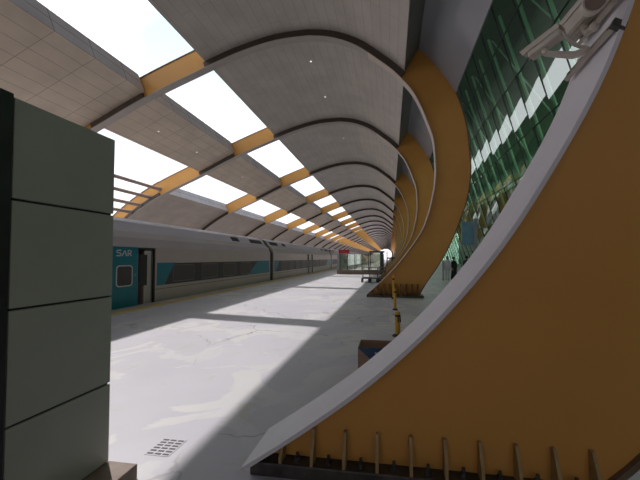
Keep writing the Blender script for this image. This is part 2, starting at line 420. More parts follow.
# ------------------------------------------------------------------ roof bays
def roof_bay(i, y0, y1, nm=None):
    a = IN
    nm = nm or (ORD[i] if i < len(ORD) else 'far')
    up = offset(a, .30)
    # curved plank ceiling
    A = [p for p in between(up, -8.40, .62, 9.3)]
    B = [(x, z+.8+1.1*min(1, max(0, (x+8.4)/4.5))) for x, z in A]
    MB().strip(A, B, y0, y1, mi=1, mis=(0, 1, 1)).build('ceiling', [M['planks'], M['roofing']], None, smooth=True)
    o = COL.objects[-1]; tag(o, 'curved grey plank ceiling vault in the %s bay from the front' % nm, 'ceiling', 'curved ceiling vaults', 'structure')
    e = A[0]
    st = [(e[0]+.02, e[1]-.02), (1.24, 10.34)]
    MB().strip(st, [(e[0]+.0, e[1]+.14), (1.24, 10.50)], y0, y1).build('trim_1', M['strip'])
    tag(COL.objects[-1], 'dark slanted cove strip at the right edge of the %s vault' % nm, 'trim', 'cove strips', 'structure')
    sh = resample([(1.2, 10.36), (1.57, 10.0), (1.92, 9.56), (2.32, 9.0), (2.70, 8.36)], 12)
    MB().strip(offset(sh, -.03), offset(sh, .03), y0, y1).build('wall_right', M['sheet'], None, smooth=True)
    tag(COL.objects[-1], 'smooth grey outer sheet wall above the open side of the %s bay' % nm, 'wall', 'grey outer sheets', 'structure')
    # middle box panel
    A = between(up, -14.35 if i else -17.2, -11.5, 4.); B = offset(A, .95)
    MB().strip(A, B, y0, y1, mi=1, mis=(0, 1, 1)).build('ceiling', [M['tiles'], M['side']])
    tag(COL.objects[-1], 'beige tiled box ceiling between the two skylight rows, %s bay' % nm, 'ceiling', 'middle tiled ceilings', 'structure')
    if i >= 2:
        A = between(up, -22.0, -17.6, 2.); B = offset(A, .95)
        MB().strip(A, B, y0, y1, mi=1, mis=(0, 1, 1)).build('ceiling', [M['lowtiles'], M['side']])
        tag(COL.objects[-1], 'beige lower ceiling slope behind the train roof in the %s bay' % nm, 'ceiling', 'lower sloping ceilings', 'structure')
for i in range(NR-1):
    roof_bay(i, RIB_Y[i]+.25+.085, RIB_Y[i+1]+.25-.085)

o = MB().box(-24, 1.3, -28, 1.9, 12.6, 13.1).build('ceiling', M['roofing']); tag(o, 'added closed roof slab blocking sky light behind the viewer', 'ceiling', kind='structure')  # unseen slab added to keep sky light off the near rib

# four tubes across the open lower bay
for k, ((x, z), w) in enumerate(zip([(-17.75, 6.95), (-18.55, 6.33), (-19.3, 5.72), (-20.1, 5.2)], ['highest', 'second highest', 'third highest', 'lowest'])):
    m = MB().tube([(x, RIB_Y[1]+.3, z), (x, RIB_Y[2]+.2, z)], .125, 14)
    o = m.build('roof_tube', M['pipe'], None, smooth=True)
    tag(o, '%s of four grey tubes crossing the open roof bay above the teal train end' % w, 'tube', 'roof tubes')
    m = MB().tube([(x, RIB_Y[2]+.14, z), (x, RIB_Y[2]+.205, z)], .19, 14); m.build('end_collar', M['pipe'], o)

# downlights
def zroof(x, d=.30):
    for a, b in zip(offset(IN, d), offset(IN, d)[1:]):
        if a[1] > 4 and b[0] <= x <= a[0]: return a[1]+(b[1]-a[1])*(x-a[0])/(b[0]-a[0])
for (x, y, lab) in [(-13.0, 6.6, 'tiled beige ceiling over the green pillar'), (-13.0, 15.2, 'middle ceiling box nearest the open tube bay'), (-13.0, 18.6, 'middle ceiling box just before the third rib'),
                    (-13.0, 25.0, 'middle ceiling box just behind the third rib'), (-3.95, 14.6, 'curved vault just behind the second rib'), (-3.95, 18.0, 'curved vault just before the third rib'),
                    (-3.8, 24.5, 'curved vault just behind the third rib'), (-3.8, 34.5, 'curved vault just behind the fourth rib')]:
    z = zroof(x)
    r = empty('downlight', (x, y, z), 'tiny round white downlight set in the %s' % lab, 'downlight', 'ceiling downlights')
    MB().tube([(x, y, z+.02), (x, y, z-.02)], .06, 14).build('ring', M['white'], r)
    MB().tube([(x, y, z-.0), (x, y, z-.026)], .045, 14).build('lens', M['dot'], r)

# ------------------------------------------------------------------ floor, track bed
YF0, YF1 = -28, 345
o = MB().box(-8.5, 20, YF0, YF1, -1.2, 0).build('floor', M['floor']); tag(o, 'grey polished stone platform floor with dusty patches', 'floor', kind='structure')
o = MB().box(-8.05, -7.63, YF0, YF1, 0, .004).build('trim_2', M['tline']); tag(o, 'yellow safety line along the platform edge beside the train', 'line', kind='structure')
o = MB().box(-60, -8.5, YF0, YF1, -1.3, -1.15).build('ground', M['ballast']); tag(o, 'gravel track bed under the train', 'ground', kind='structure')
o = MB().box(-60, -9, 342, 345, -1.2, 9).build('wall_back', M['farwall']); tag(o, 'pale far building beyond the end of the tracks', 'wall', kind='structure')

o = MB().box(-8.5, 20, -28, -27.6, 0, 12).build('wall_front', M['farwall']); tag(o, 'plain concourse end wall behind the viewer', 'wall', kind='structure')
o = MB().box(-13, 20, -28, 150, 18.9, 19.5).build('roof', M['slab']); tag(o, 'added high canopy slab out of view, shaping the sky reflection in the glass building', 'roof', kind='structure')  # invented slab, cuts off the sky band mirrored in the facade

o = MB().box(-13.4, -13, -28, 0, -1.15, 12.6).build('sky_block_left', M['farwall']); tag(o, 'added wall blocking the left sky behind the viewer', 'wall', kind='structure')  # unseen wall added to dim the near face of the front rib

# drain
r = empty('drain_grate', (-1.88, 2.345, 0), 'slotted drain grate in the floor at the edge of the sunlit patch', 'drain')
r.rotation_euler.z = 0
MB().box(-1.99, -1.77, 2.23, 2.46, 0, .003).build('plate', M['floor'], r)
m = MB()
for i in range(6):
    for j in range(3):
        x0 = -1.978+j*.07; y0 = 2.242+i*.036
        m.box(x0, x0+.055, y0, y0+.018, .003, .0045)
m.build('slots', M['dark'], r)

# ------------------------------------------------------------------ green pillar at left
CX0, CX1, CY0, CY1, CZ0, CZ1 = -2.72, -2.06, 1.335, 1.985, .1, 2.50
r = empty('clad_pillar', (-2.39, 1.68, 0), 'dark green panel-clad pillar at the left edge on a brown plinth', 'pillar')
MB().box(-2.95, -1.83, .95, 1.995, 0, .1).build('plinth', M['plinth'], r, bevel=.006)
MB().box(CX0+.012, CX1-.012, CY0+.012, CY1-.012, CZ0, CZ1-.01).build('core', M['dark'], r)
zs = [CZ0, .675, 1.315, 1.925, CZ1]
for a, b in zip(zs, zs[1:]):
    MB().box(CX0, CX1, CY0+.035, CY1, a+.007, b-.007).build('panel', M['green'], r, bevel=.004)
MB().box(CX0-.01, CX1+.004, CY0-.03, CY0+.03, CZ0, CZ1+.01).build('edge_frame', M['dark'], r, bevel=.004)
MB().box(CX0-.02, CX1-.02, CY0-.045, CY0-.03, CZ0, 1.2).build('side_board', M['tline'], r)

# ------------------------------------------------------------------ train
TX = -8.65
PROF = [(TX+.05, -.75), (TX+.0, -.1), (TX, 1.98), (TX-.12, 2.3), (TX-.35, 2.52), (TX-.62, 2.9), (TX-1.0, 3.06), (TX-1.6, 3.12),
        (TX-2.2, 3.06), (TX-2.58, 2.9), (TX-2.85, 2.52), (TX-3.08, 2.3), (TX-3.2, 1.98), (TX-3.2, -.1), (TX-3.2, -.75)]
PM = [0, 0, 1, 1, 2, 2, 2, 2, 2, 2, 1, 1, 0, 0, 0]
def notch(): 
    p = [(TX-1.1, -.1), (TX-1.1, 1.93), (TX, 1.93)] + PROF[2:]
    return p
def sheet(m, y0, y1, z0, z1, d=.008, x=TX): m.box(x, x+d, y0, y1, z0, z1)
def poly_side(name, pts, mat, parent, d=.01):
    m = MB(); n = len(pts); m.v = [Vector((TX, y, z)) for y, z in pts]+[Vector((TX+d, y, z)) for y, z in pts]
    for i in range(n):
        j = (i+1) % n; m.f.append((i, j, n+j, n+i)); m.uv.append([(0, 0)]*4); m.mi.append(0)
    m.f += [tuple(range(n)), tuple(range(n, 2*n))]; m.uv += [[(0, 0)]*n]*2; m.mi += [0, 0]
    return m.build(name, mat, parent)
def rrect(y0, y1, z0, z1, r, n=5):
    P = []
    for cy, cz, a0 in ((y1-r, z1-r, 0), (y0+r, z1-r, PI/2), (y0+r, z0+r, PI), (y1-r, z0+r, 1.5*PI)):
        for k in range(n+1): a = a0+PI/2*k/n; P.append((cy+r*math.cos(a), cz+r*math.sin(a)))
    return P
def ring_side(name, y0, y1, z0, z1, r, w, mat, parent, d):
    A = rrect(y0, y1, z0, z1, r); B = rrect(y0+w, y1-w, z0+w, z1-w, max(r-w, .02)); n = len(A)
    m = MB(); m.v = [Vector((x, y, z)) for x in (TX, TX+d) for P in (A, B) for y, z in P]
    for i in range(n):
        j = (i+1) % n
        for f in ((i, j, n+j, n+i), (2*n+i, 2*n+j, 3*n+j, 3*n+i), (i, j, 2*n+j, 2*n+i), (n+i, n+j, 3*n+j, 3*n+i)):
            m.f.append(f); m.uv.append([(0, 0)]*4); m.mi.append(0)
    return m.build(name, mat, parent)
def window(y0, y1, z0, z1, parent, rim):
    w = poly_side('window', rrect(y0, y1, z0, z1, .1), M['tglass'], parent, .018)
    ring_side('rim', y0-.02, y1+.02, z0-.02, z1+.02, .12, .035, rim, w, .024)
    return w

def car(y0, y1, label, doors, teal=None, windows=(), band=None, vents=()):
    r = empty('train_car', (TX-1.6, (y0+y1)/2, -1.15), label, 'train car', 'cars of the silver and teal train')
    m = MB(); cuts = [y0]
    for a, b in doors: cuts += [a, b]
    cuts.append(y1)
    for k in range(len(cuts)-1):
        if k % 2 == 0: m.prism(PROF, cuts[k], cuts[k+1], mis=PM)
        else:
            n = notch(); m.prism([(TX-3.2, -.1)]+n[:-2], cuts[k], cuts[k+1], mis=[0, 3, 3, 0]+PM[2:-2]+[0]*9)
    m.build('body', [M['silver'], M['cove'], M['roofpaint'], M['dark']], r)
    if teal: MB().box(TX, TX+.012, teal[0], teal[1], -.1, 1.97).build('teal_end', M['teal'], r)
    if band:
        a, b = band
        poly_side('window_band', [(a+.4, .57), (a+.95, 1.40), (b-1.9, 1.40), (b-3.3, .57)], M['band'], r, .012)
        poly_side('teal_flash', [(a, .57), (a, 1.42), (a+.97, 1.42), (a+.37, .57)], M['teal'], r, .011)
        poly_side('teal_flash', [(b, .57), (b, 1.42), (b-1.9, 1.42), (b-3.3, .57)], M['teal'], r, .011)
    for (a, b) in windows: window(a, b, .66, 1.32, r, M['wframe'])
    MB().box(TX, TX+.006, (teal[1]+.8) if teal else y0+.05, y1-.02, .42, .445).build('waist_line', M['wframe'], r)
    for a, b in doors:
        d = MB().box(TX-.10, TX-.05, a+.32, b-.08, -.08, 1.86).build('door', M['leaf'], r, bevel=.01)
        MB().box(TX-.051, TX-.042, a+.10, a+.44, .62, 1.72).build('door_window', M['dark'], d)
        m = MB(); m.box(TX-.03, TX+.022, b-.05, b+.02, -.1, 1.95).box(TX-.03, TX+.022, a-.02, b+.02, 1.9, 1.96)
        m.build('door_frame', M['dark'], r)
    for (a, b) in vents:
        # grilles on the roof shoulder
        q = MB(); p0 = (TX-.40, 2.60); p1 = (TX-.56, 2.82); nx, nz = .018, .013
        q.prism([(p0[0]+nx, p0[1]+nz), (p1[0]+nx, p1[1]+nz), (p1[0]-.02, p1[1]-.02), (p0[0]-.02, p0[1]-.02)], a, b)
        q.build('roof_vent', M['dark'], r)
    return r
V1 = [(16.3, 17.1), (18.6, 20.35)]
c1 = car(-1.0, 20.85, 'silver train car with white-lettered teal end and open door, nearest the green pillar', [(9.30, 10.02)], teal=(-1.0, 9.28),
         windows=[(10.98, 12.28), (12.82, 14.12), (14.66, 15.96), (16.5, 17.8)], band=(10.15, 20.7), vents=V1)
w = window(8.46, 9.04, .68, 1.34, c1, M['rim'])
MB().box(TX+.012, TX+.022, 9.14, 9.19, .98, 1.06).build('door_button', M['grey'], c1)
# lettering on the teal end
def stroke(m, pts, w=.036):
    for (a, b) in zip(pts, pts[1:]):
        d = Vector((0, b[0]-a[0], b[1]-a[1])); L = d.length; ang = math.atan2(d.z, d.y)
        R = Matrix.Rotation(ang, 3, 'X')
        m.box(0, .008, -L/2-w*.35, L/2+w*.35, -w/2, w/2, rot=((TX+.012, (a[0]+b[0])/2, (a[1]+b[1])/2), R))
y, z, h = 8.45, 1.675, .175
m = MB(); stroke(m, [(y+.15, z+h), (y+.035, z+h), (y+.01, z+h*.88), (y+.01, z+h*.65), (y+.035, z+h*.53), (y+.125, z+h*.49), (y+.15, z+h*.36), (y+.15, z+h*.12), (y+.125, z), (y, z)])
m.build('letter_s', M['white'], c1)
m = MB(); stroke(m, [(y+.20, z), (y+.30, z+h), (y+.36, z)]); m.build('letter_a', M['white'], c1)
m = MB(); stroke(m, [(y+.42, z), (y+.42, z+h), (y+.515, z+h), (y+.54, z+h*.88), (y+.54, z+h*.6), (y+.515, z+h*.46), (y+.46, z+h*.46), (y+.55, z)]); m.build('letter_r', M['white'], c1)
def gap(y, nm):
    o = MB().prism([(TX-.06, -.7), (TX-.06, 1.95), (TX-.5, 2.6), (TX-.8, 2.95), (TX-2.4, 2.95), (TX-2.7, 2.6), (TX-3.1, 1.95), (TX-3.1, -.7)], y+.0, y+.6).build('gangway', M['dark'])
    tag(o, nm, 'gangway', 'dark gangways between cars')
gap(20.87, 'black gangway bellows between the first and second train cars')
def plain(i, y0, lab, doors, wins):
    c = car(y0, y0+22., lab, doors, windows=wins, band=(y0+.2, y0+21.8), vents=[(y0+.4, y0+1.9), (y0+3, y0+3.8), (y0+17.6, y0+18.4), (y0+19.8, y0+21.5)])
c2y = 21.5
plain(1, c2y, 'second silver train car with two dark doorways, behind the first black gangway', [(30.7, 31.4), (32.3, 33.0)], [(c2y+1.6+1.85*k, c2y+2.9+1.85*k) for k in (0, 1, 2, 3)]+[(c2y+13+1.85*k, c2y+14.3+1.85*k) for k in range(3)])
gap(43.5, 'black gangway bellows between the second and third train cars')
for k, (yy, lab) in enumerate([(44.1, 'third silver train car, half hidden behind the glass shelter'), (66.7, 'fourth silver train car beyond the glass shelter'), (89.3, 'fifth and last silver train car far along the platform')]):
    plain(2+k, yy, lab, [(yy+9.2, yy+9.9)], [(yy+1.6+1.85*j, yy+2.9+1.85*j) for j in range(4)])

# ------------------------------------------------------------------ glass shelter with sign
KY = 29.6
r = empty('glass_shelter', (-2.9, KY+1.5, 0), 'glass-walled platform shelter on a brown base wall at the platform middle', 'shelter')
MB().box(-5.25, -.55, KY-.05, KY+.1, 0, .42).build('base_wall', M['plinth'], r)
MB().box(-5.25, -5.1, KY+.1, KY+3, 0, .42).build('base_wall', M['plinth'], r)
xs = [-4.95, -4.2, -3.45, -2.75, -2.1]
for a, b in zip(xs, xs[1:]): MB().box(a, b, KY+.01, KY+.03, .42, 2.0).build('pane', M['kglass'], r)
for x in xs: MB().box(x-.035, x+.035, KY-.02, KY+.06, .42, 2.04).build('post', M['mull'], r)
MB().box(-5.0, -2.06, KY-.02, KY+.06, 2.0, 2.06).build('top_rail', M['grey'], r)
MB().box(-5.22, -5.02, KY-.02, KY+3.0, .42, 2.0).build('end_panel', M['grey'], r)
MB().box(-5.0, -.6, KY+2.9, KY+2.94, .42, 2.0).build('rear_pane', M['kglass'], r)
for x in (-3.6, -2.1, -.7): MB().box(x-.04, x+.04, KY+2.88, KY+2.96, .42, 2.04).build('post', M['mull'], r)
r = empty('display_sign', (-4.55, KY-.1, 2.05), 'red display sign on the top left corner of the glass shelter', 'sign')
MB().box(-5.08, -4.0, KY-.14, KY-.04, 2.07, 2.42).build('face', M['red'], r, bevel=.01)
m = MB()
for k in range(5): m.box(-4.95+.19*k, -4.83+.19*k, KY-.146, KY-.14, 2.19, 2.31)
m.build('lettering', M['maroon'], r)
r = empty('portal_frame', (-1.3, KY-.4, 0), 'dark portal frame at the right end of the glass shelter', 'portal')
MB().box(-2.0, -.5, KY-.5, KY-.35, 2.12, 2.28).build('header', M['navy'], r)
MB().box(-2.0, -1.94, KY-.5, KY-.4, 0, 2.12).build('post', M['grey'], r)
MB().box(-.95, -.62, KY-.5, KY-.35, 0, 2.12).build('post', M['mull'], r)
MB().box(-1.9, -.95, KY-.44, KY-.42, .3, 2.12).build('pane', M['kglass'], r)
MB().box(-1.9, -.95, KY-.47, KY-.40, 0, .3).build('kick_plate', M['plinth'], r)
r = empty('portal_frame', (-.1, 36, 0), 'open dark gate frame behind the shelter against the bright platform end', 'portal')
for x in (-.35, .25): MB().box(x-.06, x+.06, 35.9, 36.1, 0, 2.4).build('post', M['mull'], r)
MB().box(-.41, .6, 35.9, 36.1, 1.5, 1.68).build('crossbar', M['navy'], r)

# luggage trolleys
def trolley(x, y, lab):
    r = empty('luggage_trolley', (x, y, 0), lab, 'trolley', 'luggage trolleys by the shelter')
    MB().box(x-.26, x+.26, y-.45, y+.45, .25, .3).build('deck', M['steel'], r, bevel=.01)
    for sx in (-.22, .22):
        MB().tube([(x+sx, y+.4, .18), (x+sx, y+.42, .6), (x+sx, y+.46, .98)], .03, 8).build('upright', M['maroon'], r)
    MB().tube([(x-.24, y+.46, .98), (x+.24, y+.46, .98)], .03, 8).build('handle', M['maroon'], r)
    MB().box(x-.22, x+.22, y+.38, y+.42, .62, .8).build('back_board', M['maroon'], r)
    for sx in (-.22, .22):
        for sy in (-.36, .36):
            MB().tube([(x+sx-.035, y+sy, .12), (x+sx+.035, y+sy, .12)], .12, 14).build('wheel', M['rubber'], r)
    return r
for x, lab in zip((-1.6, -1.06, -.52), ('luggage trolley at the left of the three parked before the shelter', 'luggage trolley in the middle of the three parked before the shelter', 'luggage trolley at the right of the three, nearest the ribs')):
    trolley(x, 19.9, lab)

# bollards
def bollard(x, y, h, w, lab, loop=False):
    r = empty('bollard', (x, y, 0), lab, 'bollard', 'yellow bollards beside the ribs')
    MB().tube([(x, y, 0), (x, y, .02)], w*2.0, 20).tube([(x, y, .02), (x, y, .05)], [w*1.8, w*1.2], 20).build('base', M['rubber'], r, smooth=True)
    MB().tube([(x, y, .03), (x, y, h-.03), (x, y, h-.01), (x, y, h)], [w, w, w*.85, w*.4], 20).build('post', M['bollard'], r, smooth=True)
    MB().tube([(x, y, h*.80), (x, y, h*.88)], w*1.04, 20).build('band', M['rubber'], r, smooth=True)
    if loop:
        MB().tube([(x+.01, y-w-.01, .30), (x+.01, y-w-.02, .44), (x+.045, y-w-.02, .45), (x+.055, y-w-.01, .30)], .012, 8).build('strap', M['rubber'], r)
bollard(.15, 6.27, .50, .055, 'stout yellow bollard with black strap, nearest and beside the cardboard box', True)
bollard(.15, 9.39, .66, .042, 'yellow bollard in the middle of the line of three')
bollard(.13, 12.0, .92, .045, 'tall yellow bollard standing close before the second rib')

# cardboard box
r = empty('cardboard_box', (-.2, 4.42, 0), 'open brown cardboard box with a blue printed flap behind the front rib', 'box')
bx0, bx1, by0, by1, bh = -.45, .05, 4.22, 4.62, .35
MB().box(bx0, bx1, by0, by0+.008, 0, bh).build('side_wall', M['card'], r)
MB().box(bx0, bx1, by1-.008, by1, 0, bh).build('side_wall', M['card'], r)
MB().box(bx0, bx0+.008, by0, by1, 0, bh).build('side_wall', M['card'], r)
MB().box(bx1-.008, bx1, by0, by1, 0, bh).build('side_wall', M['card'], r)
MB().box(bx0, bx1, by0, by1, 0, .01).build('bottom', M['card'], r)
R = Matrix.Rotation(math.radians(38), 3, 'X')
m = MB(); m.v = [Vector(p) for p in [(bx0, by0-.001, bh), (bx1, by0-.001, bh), (bx1-.02, by0-.055, bh-.13), (bx0+.17, by0-.055, bh-.13)]]
m.v += [p+Vector((0, -.006, -.004)) for p in m.v[:4]]
m.f = [(0, 1, 2, 3), (4, 5, 6, 7), (0, 1, 5, 4), (1, 2, 6, 5), (2, 3, 7, 6), (3, 0, 4, 7)]; m.uv = [[(0, 0)]*4]*6; m.mi = [0]*6
fl = m.build('flap', M['blue'], r)
fl['label'] = 'blue printed flap'
m = MB()
for k in range(4): m.box(bx0+.24+.035*k, bx0+.262+.035*k, by0-.040, by0-.032, bh-.075, bh-.05)
m.build('print', M['white'], fl)

# ------------------------------------------------------------------ CCTV on the front rib
def frame_from(d, up=Vector((0, 0, 1))):
    y = Vector(d).normalized(); x = y.cross(up).normalized(); z = x.cross(y)
    return Matrix((x, y, z)).transposed()
def rail(a, b, lab):
    a, b = Vector(a), Vector(b)
    r = empty('mounting_rail', a, lab, 'rail', 'camera mounting rails')
    d = b-a; Rm = frame_from(d, Vector((-1, 0, .5))); L = d.length
    MB().box(-.026, .026, 0, L, -.010, .010, rot=(a, Rm)).build('channel', M['rail'], r, bevel=.003)
    for s_ in (-1, 1): MB().box(s_*.026-.004, s_*.026+.004, 0, L, -.010, .022, rot=(a, Rm)).build('lip', M['rail'], r)
    for q in (.035, L-.035):
        MB().tube([a+d*(q/L)-Rm @ Vector((0, 0, .012)), a+d*(q/L)+Rm @ Vector((0, 0, .02))], .014, 10).build('bolt', M['steel'], r)
    MB().box(-.034, .034, L-.012, L+.014, -.055, .026, rot=(a, Rm)).build('clamp', M['steel'], r, bevel=.003)
    return r
rail((1.352, 2.47, 2.975), (1.392, 2.035, 3.045), 'lower cream mounting rail clamped across the front rib, carrying the slim camera')
rail((1.445, 2.47, 3.245), (1.455, 2.035, 3.275), 'upper cream mounting rail clamped across the front rib, carrying the bulky camera')
def cctv(tail, tip, w, h, mid, joint, lab, ribs=0, cable=None):
    tail, tip, joint, mid = map(Vector, (tail, tip, joint, mid))
    r = empty('cctv_camera', joint, lab, 'camera', 'security cameras on the front rib')
    d = tip-tail; L = d.length; Rm = frame_from(d)
    MB().box(-w/2, w/2, 0, L, -h/2, h/2, rot=(tail, Rm)).build('housing', M['cctv'], r, bevel=.010)
    m = MB().box(-w/2-.008, w/2+.008, -.012, L+.04, h/2+.002, h/2+.012, rot=(tail, Rm))
    for s_ in (-1, 1): m.box(s_*(w/2+.006)-.002, s_*(w/2+.006)+.002, -.012, L+.03, h/2-.03, h/2+.010, rot=(tail, Rm))
    m.build('sunshield', M['cctv'], r, bevel=.002)
    for k in range(ribs):
        x = (k+.5)/ribs*w-w/2
        MB().box(x-.005, x+.005, .01, L-.01, -h/2-.006, -h/2+.004, rot=(tail, Rm)).build('cooling_rib', M['cctv'], r)
    MB().box(-w*.36, w*.36, L, L+.004, -h*.36, h*.36, rot=(tail, Rm)).build('front_window', M['dark'], r)
    p0 = tail+d*.55+Rm @ Vector((0, 0, -h/2)); p = p0+Rm @ Vector((0, 0, -.035))
    MB().tube([p0, p], .020, 12).build('swivel', M['cctv'], r, smooth=True)
    MB().tube([p, p*.5+mid*.5, mid, joint], [.018, .021, .024, .026], 12).build('arm', M['cctv'], r, smooth=True)
    MB().ball(joint, .032, .032, .032, 14, 10).build('joint', M['cctv'], r, smooth=True)
    if cable:
        MB().tube([Vector(q) for q in cable], .012, 10).build('cable', M['cctv'], r, smooth=True)
    return r
cctv((1.166, 2.20, 3.148), (1.035, 2.36, 3.105), .085, .07, (1.26, 2.24, 3.005), (1.345, 2.25, 3.03), 'slim cream security camera pointing down left from the front rib',
     cable=[(1.17, 2.2, 3.145), (1.21, 2.21, 3.105), (1.25, 2.22, 3.075), (1.30, 2.23, 3.055), (1.345, 2.24, 3.05)])
cctv((1.43, 2.26, 3.385), (1.33, 2.45, 3.285), .135, .125, (1.40, 2.34, 3.22), (1.435, 2.30, 3.235), 'bulky ribbed cream security camera behind the slim one on the front rib', ribs=4)
r = empty('round_lamp', (1.43, 2.1, 3.27), 'round brown-faced fitting above the bulky camera at the top of the rib', 'lamp')
MB().tube([(1.295, 2.055, 3.232), (1.30, 2.075, 3.237)], .058, 28).build('face', M['plinth'], r, smooth=True)
MB().tube([(1.297, 2.06, 3.233), (1.31, 2.12, 3.245), (1.32, 2.15, 3.255)], [.068, .062, .03], 28).build('shell', M['cctv'], r, smooth=True)
MB().tube([(1.315, 2.13, 3.25), (1.43, 2.13, 3.275)], .016, 10).build('arm', M['cctv'], r, smooth=True)

# ------------------------------------------------------------------ glass building on the right
FX, LEAN, ZB = 12.0, .3, 1.6
def fx(z): return FX-LEAN*(z-ZB)
rows = [0, 2.6, 5.2, 7.9, 10.2, 13.68, 16.4, 18.9]
BW = 2.4; Y0 = 4.4
nb = 30
TWIST = .035
for i in range(nb):
    ya = Y0+BW*i; yb = ya+BW
    m = MB()
    for k in range(len(rows)-1):
        z0, z1 = rows[k], rows[k+1]
        g_ = 6; tq = TWIST*random.uniform(.8, 1.2); tp = random.uniform(-.01, .01)
        b = len(m.v)
        for v_ in range(g_+1):
            for u_ in range(g_+1):
                u, v = u_/g_, v_/g_; z = z0+.02+(z1-z0-.04)*v
                m.v.append(Vector((fx(z)+tq*(2*u-1)*(2*v-1)+tp*(2*v-1), ya+.03+(BW-.06)*u, z)))
        for v_ in range(g_):
            for u_ in range(g_):
                q = b+v_*(g_+1)+u_; m.f.append((q, q+1, q+g_+2, q+g_+1)); m.uv.append([(0, 0)]*4); m.mi.append(0)
    o = m.build('window_%d' % (i+1), M['fglass'], None, smooth=True, weld=False)
    tag(o, 'tall leaning green glass bay of the station building, %s from the near end' % (ORD[i] if i else 'first'), 'window', 'green glass bays', 'structure')
    a = Vector((fx(0), ya, 0)); b = Vector((fx(18.9), ya, 18.9)); Rm = frame_from(b-a, Vector((1, 0, 0)))
    MB().box(-.02, .02, 0, (b-a).length, -.04, .04, rot=(a, Rm)).build('mullion', M['mull'], o)
    m = MB()
    for z in rows[1:-1]: m.box(fx(z)-.05, fx(z)+.05, ya, yb, z-.02, z+.02)
    m.build('transom', M['mull'], o)
for i in range(0, nb):
    y = Y0+BW*i+1.1
    o = MB().tube([(fx(0)+1.0, y, 0), (fx(18.9)+1.0, y, 18.9)], .10, 10).build('inner_column', M['tube'], None, smooth=True)
    tag(o, 'slanted pale column behind the green glass, same lean as the facade', 'column', 'slanted columns behind the glass')
for i in range(0, nb, 2):
    y = Y0+BW*i+1.1
    if y > 60: break
    o = MB().tube([(fx(9)+1.25, y, 9), (fx(18.8)+1.25, y+2*BW, 18.8)], .05, 8).build('brace', M['tube'], None, smooth=True)
    tag(o, 'thin pale diagonal brace rod behind the upper green glass', 'brace', 'diagonal braces behind the glass')
o = MB().box(19.6, 20, YF0, 90, 0, 18.9).build('wall_back', M['stonewall']); tag(o, 'beige stone inner wall of the station building', 'wall', kind='structure')
for z, nm in ((7.9, 'upper'), (16.4, 'highest')):
    o = MB().box(fx(z)+1.4, 19.6, Y0, 80, z, z+.4).build('floor', M['slab']); tag(o, '%s floor slab inside the glass building' % nm, 'floor', kind='structure')
for k, (y, e_) in enumerate([(18, 420), (38, 650), (60, 650)]):  # added fill lamps that brighten the interior behind the glass
    ld = bpy.data.lights.new('hall_fill', 'AREA'); ld.shape = 'RECTANGLE'; ld.size = 5; ld.size_y = 18; ld.energy = e_; ld.color = (1, .97, .92)
    lo = bpy.data.objects.new('hall_fill', ld); COL.objects.link(lo); lo.location = (14, y, 16.2)
    ld = bpy.data.lights.new('hall_fill', 'AREA'); ld.shape = 'RECTANGLE'; ld.size = 4; ld.size_y = 18; ld.energy = e_*.12; ld.color = (1, .93, .8)
    lo = bpy.data.objects.new('hall_fill', ld); COL.objects.link(lo); lo.location = (16, y, 7.7)

# board and waiting people on the right
r = empty('notice_board', (6.1, 24, 0), 'pale blue notice board on a grey post beside the far rib', 'board')
MB().box(5.45, 6.35, 23.95, 24.05, 2.6, 4.4).build('panel', M['bluesign'], r, bevel=.02)
MB().box(6.35, 6.6, 23.9, 24.1, 0, 4.6).build('post', M['grey'], r)
o = MB().tube([(3.72, 22, 0), (3.72, 22, 1.45)], .06, 12).build('post', M['grey'], None, smooth=True)
tag(o, 'slim grey post beside the waiting people', 'post')

